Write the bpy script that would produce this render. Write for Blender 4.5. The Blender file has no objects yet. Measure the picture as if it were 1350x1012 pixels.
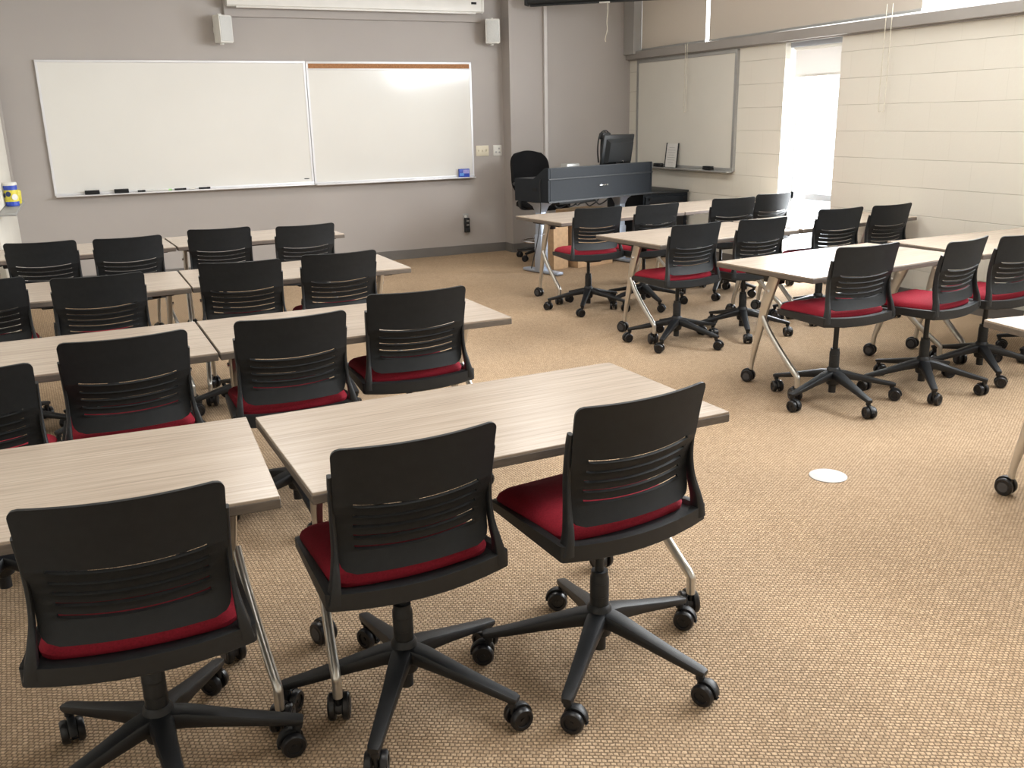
import bpy, bmesh, math, random
from mathutils import Vector, Matrix
PI = math.pi
R = math.radians
random.seed(7)
scene = bpy.context.scene
COL = scene.collection

# ------------------------------------------------------------------ mesh builder
class MB:
    def __init__(s):
        s.bm = bmesh.new()
    def box(s, c, d, rz=0.0, bevel=0.0, seg=2, mat=None, rot=None):
        r = bmesh.ops.create_cube(s.bm, size=1.0)
        vs = r['verts']
        M = Matrix.Translation(Vector(c)) @ (rot if rot is not None else Matrix.Rotation(rz, 4, 'Z')) @ Matrix.Diagonal((d[0], d[1], d[2], 1))
        bmesh.ops.transform(s.bm, matrix=M, verts=vs)
        if bevel > 0:
            es = list({e for v in vs for e in v.link_edges})
            bmesh.ops.bevel(s.bm, geom=es, offset=bevel, segments=seg, profile=0.5, affect='EDGES', clamp_overlap=True)
        return s
    def cyl(s, p0, p1, r0, r1=None, n=16, caps=True):
        r1 = r0 if r1 is None else r1
        p0, p1 = Vector(p0), Vector(p1)
        ax = (p1 - p0).normalized()
        ref = Vector((0, 0, 1)) if abs(ax.z) < .9 else Vector((1, 0, 0))
        u = ax.cross(ref).normalized(); w = ax.cross(u)
        rings = []
        for p, r in ((p0, r0), (p1, r1)):
            rings.append([p + (u * math.cos(2 * PI * i / n) + w * math.sin(2 * PI * i / n)) * r for i in range(n)])
        return s.loft(rings, caps)
    def lathe(s, c, prof, n=24, ax=(0, 0, 1)):
        ax = Vector(ax).normalized(); c = Vector(c)
        ref = Vector((0, 0, 1)) if abs(ax.z) < .9 else Vector((1, 0, 0))
        u = ax.cross(ref).normalized(); w = ax.cross(u)
        rings = [[c + ax * z + (u * math.cos(2 * PI * i / n) + w * math.sin(2 * PI * i / n)) * max(r, 1e-4) for i in range(n)] for r, z in prof]
        return s.loft(rings, True)
    def loft(s, rings, caps=True, closed=True):
        bm = s.bm
        vr = [[bm.verts.new(p) for p in ring] for ring in rings]
        n = len(vr[0])
        for a, b in zip(vr[:-1], vr[1:]):
            for i in range(n if closed else n - 1):
                j = (i + 1) % n
                try: bm.faces.new((a[i], a[j], b[j], b[i]))
                except ValueError: pass
        if caps:
            for ring, fl in ((vr[0], True), (vr[-1], False)):
                try: bm.faces.new(list(reversed(ring)) if fl else ring)
                except ValueError: pass
        return s
    def sweep(s, pts, secs, up=(0, 0, 1), n=10, power=2.0, caps=True):
        """pts: path; secs: (half width across, half height along up) per point or one pair; power 2 = ellipse, 4+ = rounded box"""
        pts = [Vector(p) for p in pts]
        if not isinstance(secs, list): secs = [secs] * len(pts)
        up = Vector(up); rings = []
        for i, p in enumerate(pts):
            t = (pts[min(i + 1, len(pts) - 1)] - pts[max(i - 1, 0)]).normalized()
            side = t.cross(up)
            if side.length < 1e-4: side = t.cross(Vector((0, 1, 0)))
            side.normalize(); v = side.cross(t).normalized()
            a, b = secs[i]
            ring = []
            for k in range(n):
                th = 2 * PI * (k + .5) / n
                cx, sx = math.cos(th), math.sin(th)
                e = 2.0 / power
                ring.append(p + side * (a * math.copysign(abs(cx) ** e, cx)) + v * (b * math.copysign(abs(sx) ** e, sx)))
            rings.append(ring)
        return s.loft(rings, caps)
    def quad(s, a, b, c, d):
        s.bm.faces.new([s.bm.verts.new(p) for p in (a, b, c, d)])
        return s
    def prism(s, poly, axis, a0, a1):
        def P(q, a):
            q = list(q); q.insert(axis, a); return Vector(q)
        return s.loft([[P(q, a0) for q in poly], [P(q, a1) for q in poly]], True)
    def build(s, name, mat, parent=None, smooth=True, angle=38, loc=None):
        bm = s.bm
        bmesh.ops.recalc_face_normals(bm, faces=bm.faces)
        me = bpy.data.meshes.new(name)
        bm.to_mesh(me); bm.free()
        if smooth:
            for p in me.polygons: p.use_smooth = True
            try: me.set_sharp_from_angle(angle=R(angle))
            except Exception: pass
        for m in (mat if isinstance(mat, (list, tuple)) else [mat]): me.materials.append(m)
        o = bpy.data.objects.new(name, me); COL.objects.link(o)
        if parent is not None: o.parent = parent
        if loc is not None: o.location = loc
        return o

def catmull(pts, k=6):
    P = [Vector(p) for p in pts]; out = []
    for i in range(len(P) - 1):
        p0 = P[max(i - 1, 0)]; p1 = P[i]; p2 = P[i + 1]; p3 = P[min(i + 2, len(P) - 1)]
        for j in range(k):
            t = j / k
            out.append(.5 * ((2 * p1) + (p2 - p0) * t + (2 * p0 - 5 * p1 + 4 * p2 - p3) * t * t + (3 * p1 - p0 - 3 * p2 + p3) * t ** 3))
    out.append(P[-1]); return out

def tag(o, label, cat, group=None):
    o['label'] = label; o['category'] = cat
    if group: o['group'] = group
    return o
def empty(name, loc=(0, 0, 0), rz=0.0):
    o = bpy.data.objects.new(name, None); COL.objects.link(o)
    o.location = loc; o.rotation_euler = (0, 0, rz); o.empty_display_size = .1
    return o
def struct(o):
    o['kind'] = 'structure'; return o
def dup(o, parent=None):
    c = o.copy(); COL.objects.link(c)
    if parent is not None: c.parent = parent
    for ch in list(o.children): dup(ch, c)
    return c

# ------------------------------------------------------------------ materials
def nmat(name, col, rough=.5, metal=0.0, spec=None):
    m = bpy.data.materials.new(name); m.use_nodes = True
    nt = m.node_tree; b = nt.nodes['Principled BSDF']
    b.inputs['Base Color'].default_value = (*col, 1); b.inputs['Roughness'].default_value = rough
    b.inputs['Metallic'].default_value = metal
    if spec is not None: b.inputs['Specular IOR Level'].default_value = spec
    return m, nt, b
def add(nt, t, **kw):
    n = nt.nodes.new(t)
    for k, v in kw.items():
        if k in n.inputs: n.inputs[k].default_value = v
        else: setattr(n, k, v)
    return n
def coords(nt, scale=(1, 1, 1), loc=(0, 0, 0), rot=(0, 0, 0), kind='Object'):
    tc = nt.nodes.new('ShaderNodeTexCoord'); mp = nt.nodes.new('ShaderNodeMapping')
    mp.inputs['Scale'].default_value = scale; mp.inputs['Location'].default_value = loc; mp.inputs['Rotation'].default_value = rot
    nt.links.new(tc.outputs[kind], mp.inputs['Vector']); return mp.outputs['Vector']
def noisy(name, col, rough=.5, metal=0.0, nscale=40, amt=.12, bump=.0, bscale=300, spec=None, scale=(1, 1, 1)):
    m, nt, b = nmat(name, col, rough, metal, spec)
    v = coords(nt, scale)
    n = add(nt, 'ShaderNodeTexNoise', Scale=nscale, Detail=3.0); nt.links.new(v, n.inputs['Vector'])
    r = nt.nodes.new('ShaderNodeValToRGB')
    r.color_ramp.elements[0].color = (*[c * (1 - amt) for c in col], 1); r.color_ramp.elements[1].color = (*[min(c * (1 + amt), 1) for c in col], 1)
    r.color_ramp.elements[0].position = .3; r.color_ramp.elements[1].position = .7
    nt.links.new(n.outputs['Fac'], r.inputs['Fac']); nt.links.new(r.outputs['Color'], b.inputs['Base Color'])
    if bump:
        n2 = add(nt, 'ShaderNodeTexNoise', Scale=bscale, Detail=2.0); nt.links.new(v, n2.inputs['Vector'])
        bp = add(nt, 'ShaderNodeBump', Strength=bump, Distance=.002)
        nt.links.new(n2.outputs['Fac'], bp.inputs['Height']); nt.links.new(bp.outputs['Normal'], b.inputs['Normal'])
    return m

M = {}
M['black'] = noisy('black_plastic', (.0100, .0116, .0134), .48, bump=.25, bscale=900)
M['blackback'] = noisy('black_back_plastic', (.0130, .0148, .0168), .5, bump=.3, bscale=700, spec=.3)
M['basebl'] = noisy('black_base_nylon', (.008, .009, .011), .45, bump=.2, bscale=700)
M['wheel'] = noisy('caster_black', (.010, .010, .012), .35)
M['hubgrey'] = noisy('caster_grey', (.06, .06, .065), .5)
M['red'] = noisy('red_fabric', (.27, .014, .028), .85, nscale=220, amt=.18, bump=.5, bscale=900, spec=.2)
M['silver'] = noisy('silver_paint', (.62, .60, .56), .30, .85, nscale=8, amt=.05)
M['chrome'] = noisy('chrome', (.75, .75, .77), .12, 1.0, nscale=5, amt=.03)
M['greypaint'] = noisy('pale_blue_grey_steel', (.36, .41, .50), .35, .3, nscale=8, amt=.05)
M['whiteframe'] = noisy('white_aluminium', (.74, .74, .76), .35, .2, nscale=6, amt=.03)
M['greyframe'] = noisy('grey_aluminium', (.38, .38, .37), .4, .5, nscale=6, amt=.04)
M['whiteboard'] = noisy('whiteboard_enamel', (.74, .727, .69), .11, nscale=1.5, amt=.02, spec=.5)
M['whiteboard2'] = noisy('whiteboard_enamel_matte', (.66, .64, .58), .3, nscale=1.5, amt=.03)
M['cork'] = noisy('cork', (.36, .17, .075), .9, nscale=150, amt=.35, bump=.4)
M['whiteplastic'] = noisy('white_plastic', (.68, .67, .63), .45, nscale=12, amt=.03)
M['grille'] = noisy('speaker_grille', (.55, .55, .53), .6, nscale=600, amt=.25, bump=.3, bscale=900)
M['ivory'] = noisy('ivory_plastic', (.70, .64, .50), .45, nscale=12, amt=.03)
M['casewhite'] = noisy('screen_case_white', (.72, .70, .66), .4, nscale=6, amt=.03)
M['dark'] = noisy('dark_metal', (.012, .013, .014), .5, .1)
M['lectern'] = noisy('charcoal_laminate', (.0075, .0105, .015), .55, spec=.25, nscale=60, amt=.12, bump=.15, bscale=500)
M['lecterntop'] = noisy('charcoal_worktop', (.012, .014, .017), .5, nscale=60, amt=.12)
M['mesh'] = noisy('black_mesh_fabric', (.008, .008, .009), .9, nscale=300, amt=.3, bump=.4, bscale=600, spec=.2)
M['card'] = noisy('cardboard', (.46, .30, .17), .85, nscale=30, amt=.1)
M['cardlight'] = noisy('cardboard_inside', (.58, .42, .26), .85, nscale=30, amt=.08)
M['paper'] = noisy('paper_sheet', (.70, .69, .66), .7, nscale=30, amt=.03)
M['glassblack'] = noisy('monitor_glass', (.008, .008, .01), .12)
M['cord'] = noisy('pale_cord', (.60, .56, .46), .6)
M['blue'] = noisy('blue_print', (.03, .07, .42), .4)
M['navy'] = noisy('navy_print', (.015, .03, .12), .4)
M['yellow'] = noisy('yellow_print', (.66, .58, .06), .4)
M['palegreen'] = noisy('pale_green', (.35, .62, .25), .4)
M['purple'] = noisy('lilac_print', (.32, .30, .62), .4)
M['ltblue'] = noisy('light_blue_print', (.10, .28, .66), .4)
M['felt'] = noisy('eraser_felt', (.012, .012, .013), .95, nscale=200, amt=.3)
M['frontwall'] = noisy('grey_wall_paint', (.40, .368, .346), .75, nscale=1.2, amt=.03, bump=.12, bscale=250)
M['graypanel'] = noisy('grey_panel_paint', (.36, .35, .335), .6, nscale=2, amt=.03)
M['railpaint'] = noisy('grey_rail_paint', (.30, .28, .26), .5, nscale=3, amt=.05)
M['baseboard'] = noisy('grey_vinyl_base', (.155, .145, .135), .55, nscale=10, amt=.05)
M['ceil'] = noisy('ceiling_tile', (.72, .70, .67), .9, nscale=60, amt=.05)
M['creamplain'] = noisy('cream_wall_paint', (.68, .655, .59), .7, nscale=2, amt=.03, bump=.2, bscale=200)
M['conduit'] = noisy('conduit_paint', (.58, .55, .53), .5, nscale=8, amt=.03)
M['winframe'] = noisy('window_aluminium', (.42, .45, .50), .4, .3, nscale=5, amt=.04)
M['plate'] = noisy('brushed_plate', (.52, .515, .51), .5, .1, nscale=40, amt=.04)

def laminate():
    m, nt, b = nmat('wood_grain_laminate', (.5, .42, .34), .27)
    oi = nt.nodes.new('ShaderNodeObjectInfo')
    tc = nt.nodes.new('ShaderNodeTexCoord')
    off = add(nt, 'ShaderNodeVectorMath', operation='SCALE'); off.inputs[0].default_value = (7.3, 11.1, 0); nt.links.new(oi.outputs['Random'], off.inputs['Scale'])
    ad = add(nt, 'ShaderNodeVectorMath', operation='ADD'); nt.links.new(tc.outputs['Object'], ad.inputs[0]); nt.links.new(off.outputs['Vector'], ad.inputs[1])
    def streak(sc, scale, detail):
        mp = nt.nodes.new('ShaderNodeMapping'); mp.inputs['Scale'].default_value = sc
        nt.links.new(ad.outputs['Vector'], mp.inputs['Vector'])
        n = add(nt, 'ShaderNodeTexNoise', Scale=scale, Detail=detail, Roughness=.6); nt.links.new(mp.outputs['Vector'], n.inputs['Vector'])
        return n.outputs['Fac']
    a = streak((1.1, 60, 1), 1.6, 4.0); c = streak((2.5, 170, 1), 2.0, 2.0)
    mx = add(nt, 'ShaderNodeMix', data_type='FLOAT'); mx.inputs[0].default_value = .4
    nt.links.new(a, mx.inputs[2]); nt.links.new(c, mx.inputs[3])
    r = nt.nodes.new('ShaderNodeValToRGB'); e = r.color_ramp.elements
    e[0].position = .30; e[0].color = (.275, .220, .172, 1); e[1].position = .66; e[1].color = (.485, .405, .328, 1)
    x = r.color_ramp.elements.new(.47); x.color = (.385, .316, .252, 1)
    nt.links.new(mx.outputs[0], r.inputs['Fac']); nt.links.new(r.outputs['Color'], b.inputs['Base Color'])
    return m
M['top'] = laminate()
M['edge'] = noisy('dark_edge_band', (.135, .112, .092), .5, nscale=30, amt=.15, scale=(1, 1, 8))

def carpet():
    m, nt, b = nmat('woven_carpet', (.4, .28, .18), .95, spec=.1)
    v = coords(nt, (1, 1, 1), rot=(0, 0, R(28)))
    nd = add(nt, 'ShaderNodeTexNoise', Scale=35.0, Detail=2.0); nt.links.new(v, nd.inputs['Vector'])
    dv = add(nt, 'ShaderNodeVectorMath', operation='SCALE', Scale=.009); nt.links.new(nd.outputs['Color'], dv.inputs[0])
    av = add(nt, 'ShaderNodeVectorMath', operation='ADD'); nt.links.new(v, av.inputs[0]); nt.links.new(dv.outputs['Vector'], av.inputs[1])
    br = add(nt, 'ShaderNodeTexBrick', Scale=1.0)
    br.inputs['Color1'].default_value = (.63, .465, .31, 1); br.inputs['Color2'].default_value = (.47, .335, .215, 1); br.inputs['Mortar'].default_value = (.23, .165, .11, 1)
    br.inputs['Mortar Size'].default_value = .0032; br.inputs['Mortar Smooth'].default_value = 1.0; br.inputs['Bias'].default_value = -.1
    br.inputs['Brick Width'].default_value = .0145; br.inputs['Row Height'].default_value = .0120
    nt.links.new(av.outputs['Vector'], br.inputs['Vector'])
    n1 = add(nt, 'ShaderNodeTexNoise', Scale=1.3, Detail=4.0); nt.links.new(v, n1.inputs['Vector'])
    r1 = nt.nodes.new('ShaderNodeValToRGB'); r1.color_ramp.elements[0].position = .3; r1.color_ramp.elements[0].color = (.86, .86, .86, 1); r1.color_ramp.elements[1].position = .7; r1.color_ramp.elements[1].color = (1.05, 1.04, 1.02, 1)
    nt.links.new(n1.outputs['Fac'], r1.inputs['Fac'])
    n2 = add(nt, 'ShaderNodeTexNoise', Scale=140.0, Detail=2.0); nt.links.new(v, n2.inputs['Vector'])
    r2 = nt.nodes.new('ShaderNodeValToRGB'); r2.color_ramp.elements[0].position = .3; r2.color_ramp.elements[0].color = (.72, .72, .72, 1); r2.color_ramp.elements[1].position = .7; r2.color_ramp.elements[1].color = (1.12, 1.12, 1.12, 1)
    nt.links.new(n2.outputs['Fac'], r2.inputs['Fac'])
    m1 = add(nt, 'ShaderNodeMix', data_type='RGBA', blend_type='MULTIPLY'); m1.inputs[0].default_value = 1
    nt.links.new(br.outputs['Color'], m1.inputs[6]); nt.links.new(r1.outputs['Color'], m1.inputs[7])
    m2 = add(nt, 'ShaderNodeMix', data_type='RGBA', blend_type='MULTIPLY'); m2.inputs[0].default_value = 1
    nt.links.new(m1.outputs[2], m2.inputs[6]); nt.links.new(r2.outputs['Color'], m2.inputs[7])
    nt.links.new(m2.outputs[2], b.inputs['Base Color'])
    bp = add(nt, 'ShaderNodeBump', Strength=.6, Distance=.003); bp.invert = True
    nt.links.new(br.outputs['Fac'], bp.inputs['Height']); nt.links.new(bp.outputs['Normal'], b.inputs['Normal'])
    return m
M['carpet'] = carpet()

def blockwall():
    m, nt, b = nmat('painted_concrete_block', (.68, .655, .58), .6)
    tc = nt.nodes.new('ShaderNodeTexCoord'); sp = nt.nodes.new('ShaderNodeSeparateXYZ'); cb = nt.nodes.new('ShaderNodeCombineXYZ')
    nt.links.new(tc.outputs['Object'], sp.inputs[0])
    nt.links.new(sp.outputs['Y'], cb.inputs['X']); nt.links.new(sp.outputs['Z'], cb.inputs['Y'])
    mp = nt.nodes.new('ShaderNodeMapping'); mp.inputs['Location'].default_value = (.05, -.042, 0); nt.links.new(cb.outputs[0], mp.inputs['Vector'])
    wob = add(nt, 'ShaderNodeTexNoise', Scale=2.5, Detail=3.0); nt.links.new(tc.outputs['Object'], wob.inputs['Vector'])
    def bricks(width, mortar, size, c1, c2):
        br = add(nt, 'ShaderNodeTexBrick', Scale=1.0)
        br.inputs['Color1'].default_value = (*c1, 1); br.inputs['Color2'].default_value = (*c2, 1); br.inputs['Mortar'].default_value = (*mortar, 1)
        br.inputs['Mortar Size'].default_value = size; br.inputs['Mortar Smooth'].default_value = .7
        br.inputs['Brick Width'].default_value = width; br.inputs['Row Height'].default_value = .2145
        nt.links.new(mp.outputs['Vector'], br.inputs['Vector']); return br
    b1 = bricks(.429, (.655, .628, .555), .004, (.70, .672, .60), (.685, .658, .585))
    b2 = bricks(400.0, (.74, .72, .70), .0035, (1, 1, 1), (1, 1, 1))
    rw = nt.nodes.new('ShaderNodeValToRGB'); rw.color_ramp.elements[0].position = .35; rw.color_ramp.elements[1].position = .6
    rw.color_ramp.elements[0].color = (.15, .15, .15, 1); nt.links.new(wob.outputs['Fac'], rw.inputs['Fac'])
    mx = add(nt, 'ShaderNodeMix', data_type='RGBA', blend_type='MULTIPLY'); nt.links.new(rw.outputs['Color'], mx.inputs[0])
    nt.links.new(b1.outputs['Color'], mx.inputs[6]); nt.links.new(b2.outputs['Color'], mx.inputs[7]); nt.links.new(mx.outputs[2], b.inputs['Base Color'])
    n = add(nt, 'ShaderNodeTexNoise', Scale=60.0, Detail=4.0); nt.links.new(tc.outputs['Object'], n.inputs['Vector'])
    p1 = add(nt, 'ShaderNodeBump', Strength=.25, Distance=.004); nt.links.new(n.outputs['Fac'], p1.inputs['Height'])
    p2 = add(nt, 'ShaderNodeBump', Strength=.15, Distance=.003); p2.invert = True; nt.links.new(b1.outputs['Fac'], p2.inputs['Height']); nt.links.new(p1.outputs['Normal'], p2.inputs['Normal'])
    p3 = add(nt, 'ShaderNodeBump', Strength=.5, Distance=.006); p3.invert = True; nt.links.new(b2.outputs['Fac'], p3.inputs['Height']); nt.links.new(p2.outputs['Normal'], p3.inputs['Normal'])
    nt.links.new(p3.outputs['Normal'], b.inputs['Normal'])
    return m
M['block'] = blockwall()

def blindmat(name, col, tr):
    m, nt, b = nmat(name, col, .8)
    out = nt.nodes['Material Output']; t = nt.nodes.new('ShaderNodeBsdfTranslucent'); t.inputs['Color'].default_value = (*col, 1)
    mx = nt.nodes.new('ShaderNodeMixShader'); mx.inputs[0].default_value = tr
    v = coords(nt, (1, 1, 1)); w = add(nt, 'ShaderNodeTexNoise', Scale=9.0, Detail=1.0)
    mp = nt.nodes.new('ShaderNodeMapping'); mp.inputs['Scale'].default_value = (1, 1, .05); nt.links.new(v, mp.inputs['Vector']); nt.links.new(mp.outputs['Vector'], w.inputs['Vector'])
    bp = add(nt, 'ShaderNodeBump', Strength=.15, Distance=.02); nt.links.new(w.outputs['Fac'], bp.inputs['Height']); nt.links.new(bp.outputs['Normal'], b.inputs['Normal'])
    nt.links.new(b.outputs[0], mx.inputs[1]); nt.links.new(t.outputs[0], mx.inputs[2]); nt.links.new(mx.outputs[0], out.inputs['Surface'])
    return m
M['blind'] = blindmat('beige_blind_fabric', (.50, .45, .39), .10)
M['blindpale'] = blindmat('pale_blind_fabric', (.70, .68, .66), .14)

# ------------------------------------------------------------------ room
XR, YF, YJ, XJ, XL, YB, ZC = 6.0, 9.85, 9.65, 4.456, -1.15, -3.0, 3.0
struct(MB().box(((XL + XR) / 2, (YB + YF) / 2, -.05), (XR - XL + .8, YF - YB + .8, .1)).build('floor', M['carpet'], smooth=False))
struct(MB().box(((XL + XR) / 2, (YB + YF) / 2, ZC + .05), (XR - XL + .8, YF - YB + .8, .1)).build('ceiling', M['ceil'], smooth=False))
w = MB().box(((XL + XJ) / 2 - .1, YF + .1, ZC / 2), (XJ - XL + .2, .2, ZC))
w.box(((XJ + XR) / 2 + .1, YJ + .2, ZC / 2), (XR - XJ + .2, .4, ZC))
struct(w.build('wall_front', M['frontwall'], smooth=False))
struct(MB().box(((XL + XR) / 2, YB - .1, ZC / 2), (XR - XL + .8, .2, ZC)).build('wall_back', M['creamplain'], smooth=False))
w = MB().box((XL - .1, (YB + YF) / 2, ZC / 2), (.2, YF - YB, ZC))
w.box((XL + .29, 8.7, ZC / 2), (.58, 2.3, ZC))
struct(w.build('wall_left', M['creamplain'], smooth=False))
# right wall: blocks up to the rail with a tall slot window, clerestory band above
WY0, WY1, ZR, ZW = 6.29, 6.985, 2.11, 2.93
w = MB()
w.box((XR + .12, (YB + WY0) / 2, ZR / 2), (.24, WY0 - YB, ZR))
w.box((XR + .12, (WY1 + YJ) / 2, ZR / 2), (.24, YJ - WY1, ZR))
w.box((XR + .12, (WY0 + WY1) / 2, .06), (.24, WY1 - WY0, .12))
w.box((XR + .12, (YB + YJ) / 2, (ZW + ZC) / 2), (.24, YJ - YB, ZC - ZW))
struct(w.build('wall_right', M['block'], smooth=False))
# grey rail / sill under the clerestory
w = MB().box((XR + .09, (YB + YJ) / 2, 2.1525), (.30, YJ - YB, .085), bevel=.006)
w.box((XR - .012, (YB + YJ) / 2, 2.104), (.03, YJ - YB, .012))
struct(w.build('trim_1', M['railpaint'], smooth=False))
# grey boxed end panel in the corner
struct(MB().box((XR + .03, 9.545, 2.58), (.24, .21, .835), bevel=.004).build('trim_2', M['graypanel'], smooth=False))
# baseboards
w = MB().box(((XL + .58 + XJ) / 2, YF - .006, .05), (XJ - XL - .58, .012, .10))
w.box((XJ - .006, YF - .1, .05), (.012, .2, .10)); w.box(((XJ + XR) / 2, YJ - .006, .05), (XR - XJ, .012, .10))
struct(w.build('baseboard_front', M['baseboard'], smooth=False))
w = MB().box((XR - .006, (YB + WY0) / 2, .05), (.012, WY0 - YB, .10)); w.box((XR - .006, (WY1 + YJ) / 2, .05), (.012, YJ - WY1, .10))
struct(w.build('baseboard_right', M['baseboard'], smooth=False))
# clerestory windows: frames with mullions
def frame_win(name, y0, y1, z0, z1, x, t=.045, dep=.06, mull=()):
    b = MB()
    b.box((x, (y0 + y1) / 2, z0 + t / 2), (dep - .004, y1 - y0 - .002, t - .001)); b.box((x, (y0 + y1) / 2, z1 - t / 2), (dep - .004, y1 - y0 - .002, t - .001))
    b.box((x, y0 + t / 2, (z0 + z1) / 2), (dep, t, z1 - z0)); b.box((x, y1 - t / 2, (z0 + z1) / 2), (dep, t, z1 - z0))
    for m in mull: b.box((x, m, (z0 + z1) / 2), (dep, t, z1 - z0))
    return struct(b.build(name, M['winframe'], smooth=False))
frame_win('window_1', 5.45, 9.45, 2.195, ZW, XR + .19, mull=(8.2,))
frame_win('window_2', YB, 5.45, 2.195, ZW, XR + .19, mull=(2.7, 0.0))
# slot window: frame, transom
wf = frame_win('window_3', WY0, WY1, .12, ZR, XR + .19, t=.035)
MB().box((XR + .19, (WY0 + WY1) / 2, .735), (.06, WY1 - WY0, .06)).build('transom', M['winframe'], wf, smooth=False)
# conduit
struct(MB().box((4.885, YJ - .018, 1.5), (.04, .036, 3.0), bevel=.004).build('trim_3', M['conduit'], smooth=False))

# ------------------------------------------------------------------ roller blinds
def roller_blind(name, y0, y1, zb0, zb1, x, label, group, ztop=ZW - .03, mat='blind', pale=False, tube=True):
    t = empty(name, (x, (y0 + y1) / 2, ztop)); tag(t, label, 'blind', group)
    yl0, yl1 = y0 - t.location.y, y1 - t.location.y
    zt = 0; a0, a1 = zb0 - ztop, zb1 - ztop
    b = MB(); n = 8
    rings = []
    for i in range(n + 1):
        k = i / n; y = yl0 + (yl1 - yl0) * k; a = a0 + (a1 - a0) * k
        rings.append([(-.0015, y, zt), (.0015, y, zt), (.0015, y, a), (-.0015, y, a)])
    b.loft(rings, True); b.build('blind_fabric', M[mat], t, smooth=False)
    b = MB().sweep([(0, yl0, a0 + .008), (0, yl1, a1 + .008)], (.009, .012), n=10, power=4); b.build('bottom_bar', M['greyframe'] if not pale else M['whiteplastic'], t)
    if tube: MB().cyl((.0, yl0, .03 if not pale else .0), (.0, yl1, .03 if not pale else .0), .028, n=16).build('roller_tube', M['whiteplastic'] if pale else M['blind'], t)
    return t
roller_blind('roller_blind', 8.235, 9.438, 2.204, 2.199, XR + .02, 'beige roller blind pulled down in the corner by the grey end panel', 'beige roller blinds', tube=False)
roller_blind('roller_blind', 5.50, 8.172, 2.217, 2.199, XR + .02, 'wide beige roller blind above the slot window, bright gap under its bottom bar', 'beige roller blinds', tube=False)
t = roller_blind('roller_blind', WY0 + .02, WY1 - .02, 1.80, 1.80, XR + .10, 'short pale roller blind rolled mostly up in the tall slot window', 'pale slot window blind', ztop=2.06, mat='blindpale', pale=True)
MB().box((-.005, 0, .022), (.09, WY1 - WY0 - .01, .05), bevel=.004).build('blind_fascia', M['winframe'], t, smooth=False)
# beaded loops hanging from the clerestory blinds
def bead_loop(loc, length, label, w=.035):
    pts = [(0, -w / 2, 0), (0, -w / 2, -length * .5), (0, -w / 2, -length + .03), (0, 0, -length), (0, w / 2, -length + .03), (0, w / 2, -length * .5), (0, w / 2, 0)]
    o = MB().sweep(catmull(pts, 5), (.003, .003), up=(1, 0, 0), n=6).build('blind_cord', M['cord'], loc=loc)
    tag(o, label, 'cord', 'blind cords'); return o
bead_loop((XR - .075, 8.43, 2.20), .68, 'pale looped blind cord hanging in front of the small corner whiteboard')
bead_loop((XR - .075, 5.73, 2.29), .80, 'pale looped blind cord hanging on the blocks beside the slot window', .06)

# ------------------------------------------------------------------ whiteboards
def whiteboard(y, x0, x1, z0, z1, label, cork=False):
    t = empty('whiteboard', ((x0 + x1) / 2, y, z0)); tag(t, label, 'whiteboard', 'whiteboards on the grey wall')
    hw, H = (x1 - x0) / 2, z1 - z0
    MB().box((0, -.012, H / 2), (2 * hw - .01, .02, H - .01)).build('writing_surface', M['whiteboard'], t, smooth=False)
    f = MB(); e = .022
    f.box((0, -.015, e / 2), (2 * hw, .03, e), bevel=.003); f.box((0, -.015, H - e / 2), (2 * hw, .03, e), bevel=.003)
    f.box((-hw + e / 2, -.014, H / 2), (e - .001, .026, H - e)); f.box((hw - e / 2, -.014, H / 2), (e - .001, .026, H - e))
    if cork: f.box((0, -.015, H - .075), (2 * hw - .02, .03, .014), bevel=.002)
    f.build('frame', M['whiteframe'], t)
    MB().box((0, -.06, -.004), (2 * hw - .02, .085, .012), bevel=.004).build('marker_tray', M['whiteframe'], t)
    if cork: MB().box((0, -.023, H - .045), (2 * hw - .05, .012, .046)).build('cork_strip', M['cork'], t, smooth=False)
    return t
wb1 = whiteboard(YF, -.225, 2.245, .875, 2.095, 'long blank whiteboard, the wider of the two joined boards on the grey wall')
MB().box((1.02 + .14, -.0235, .055), (.05, .002, .008)).build('maker_mark', M['felt'], wb1, smooth=False)
whiteboard(YF, 2.25, 4.07, .868, 2.092, 'whiteboard with a brown cork strip along its top edge', True)
# wall-mounted board on the block wall
t = empty('whiteboard', (XR, 8.545, .93)); tag(t, 'small whiteboard in a grey frame on the cream block wall by the lectern', 'whiteboard')
Hh, hw = 1.165, .905
MB().box((-.015, 0, Hh / 2), (.022, 2 * hw - .02, Hh - .02)).build('writing_surface', M['whiteboard2'], t, smooth=False)
f = MB(); e = .035
for z in (e / 2, Hh - e / 2): f.box((-.018, 0, z), (.036, 2 * hw, e), bevel=.003)
for y in (-hw + e / 2, hw - e / 2): f.box((-.017, y, Hh / 2), (.032, e - .001, Hh - e))
f.build('frame', M['greyframe'], t)
MB().box((-.055, 0, -.004), (.08, 2 * hw - .02, .014), bevel=.004).build('marker_tray', M['greyframe'], t)

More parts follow.
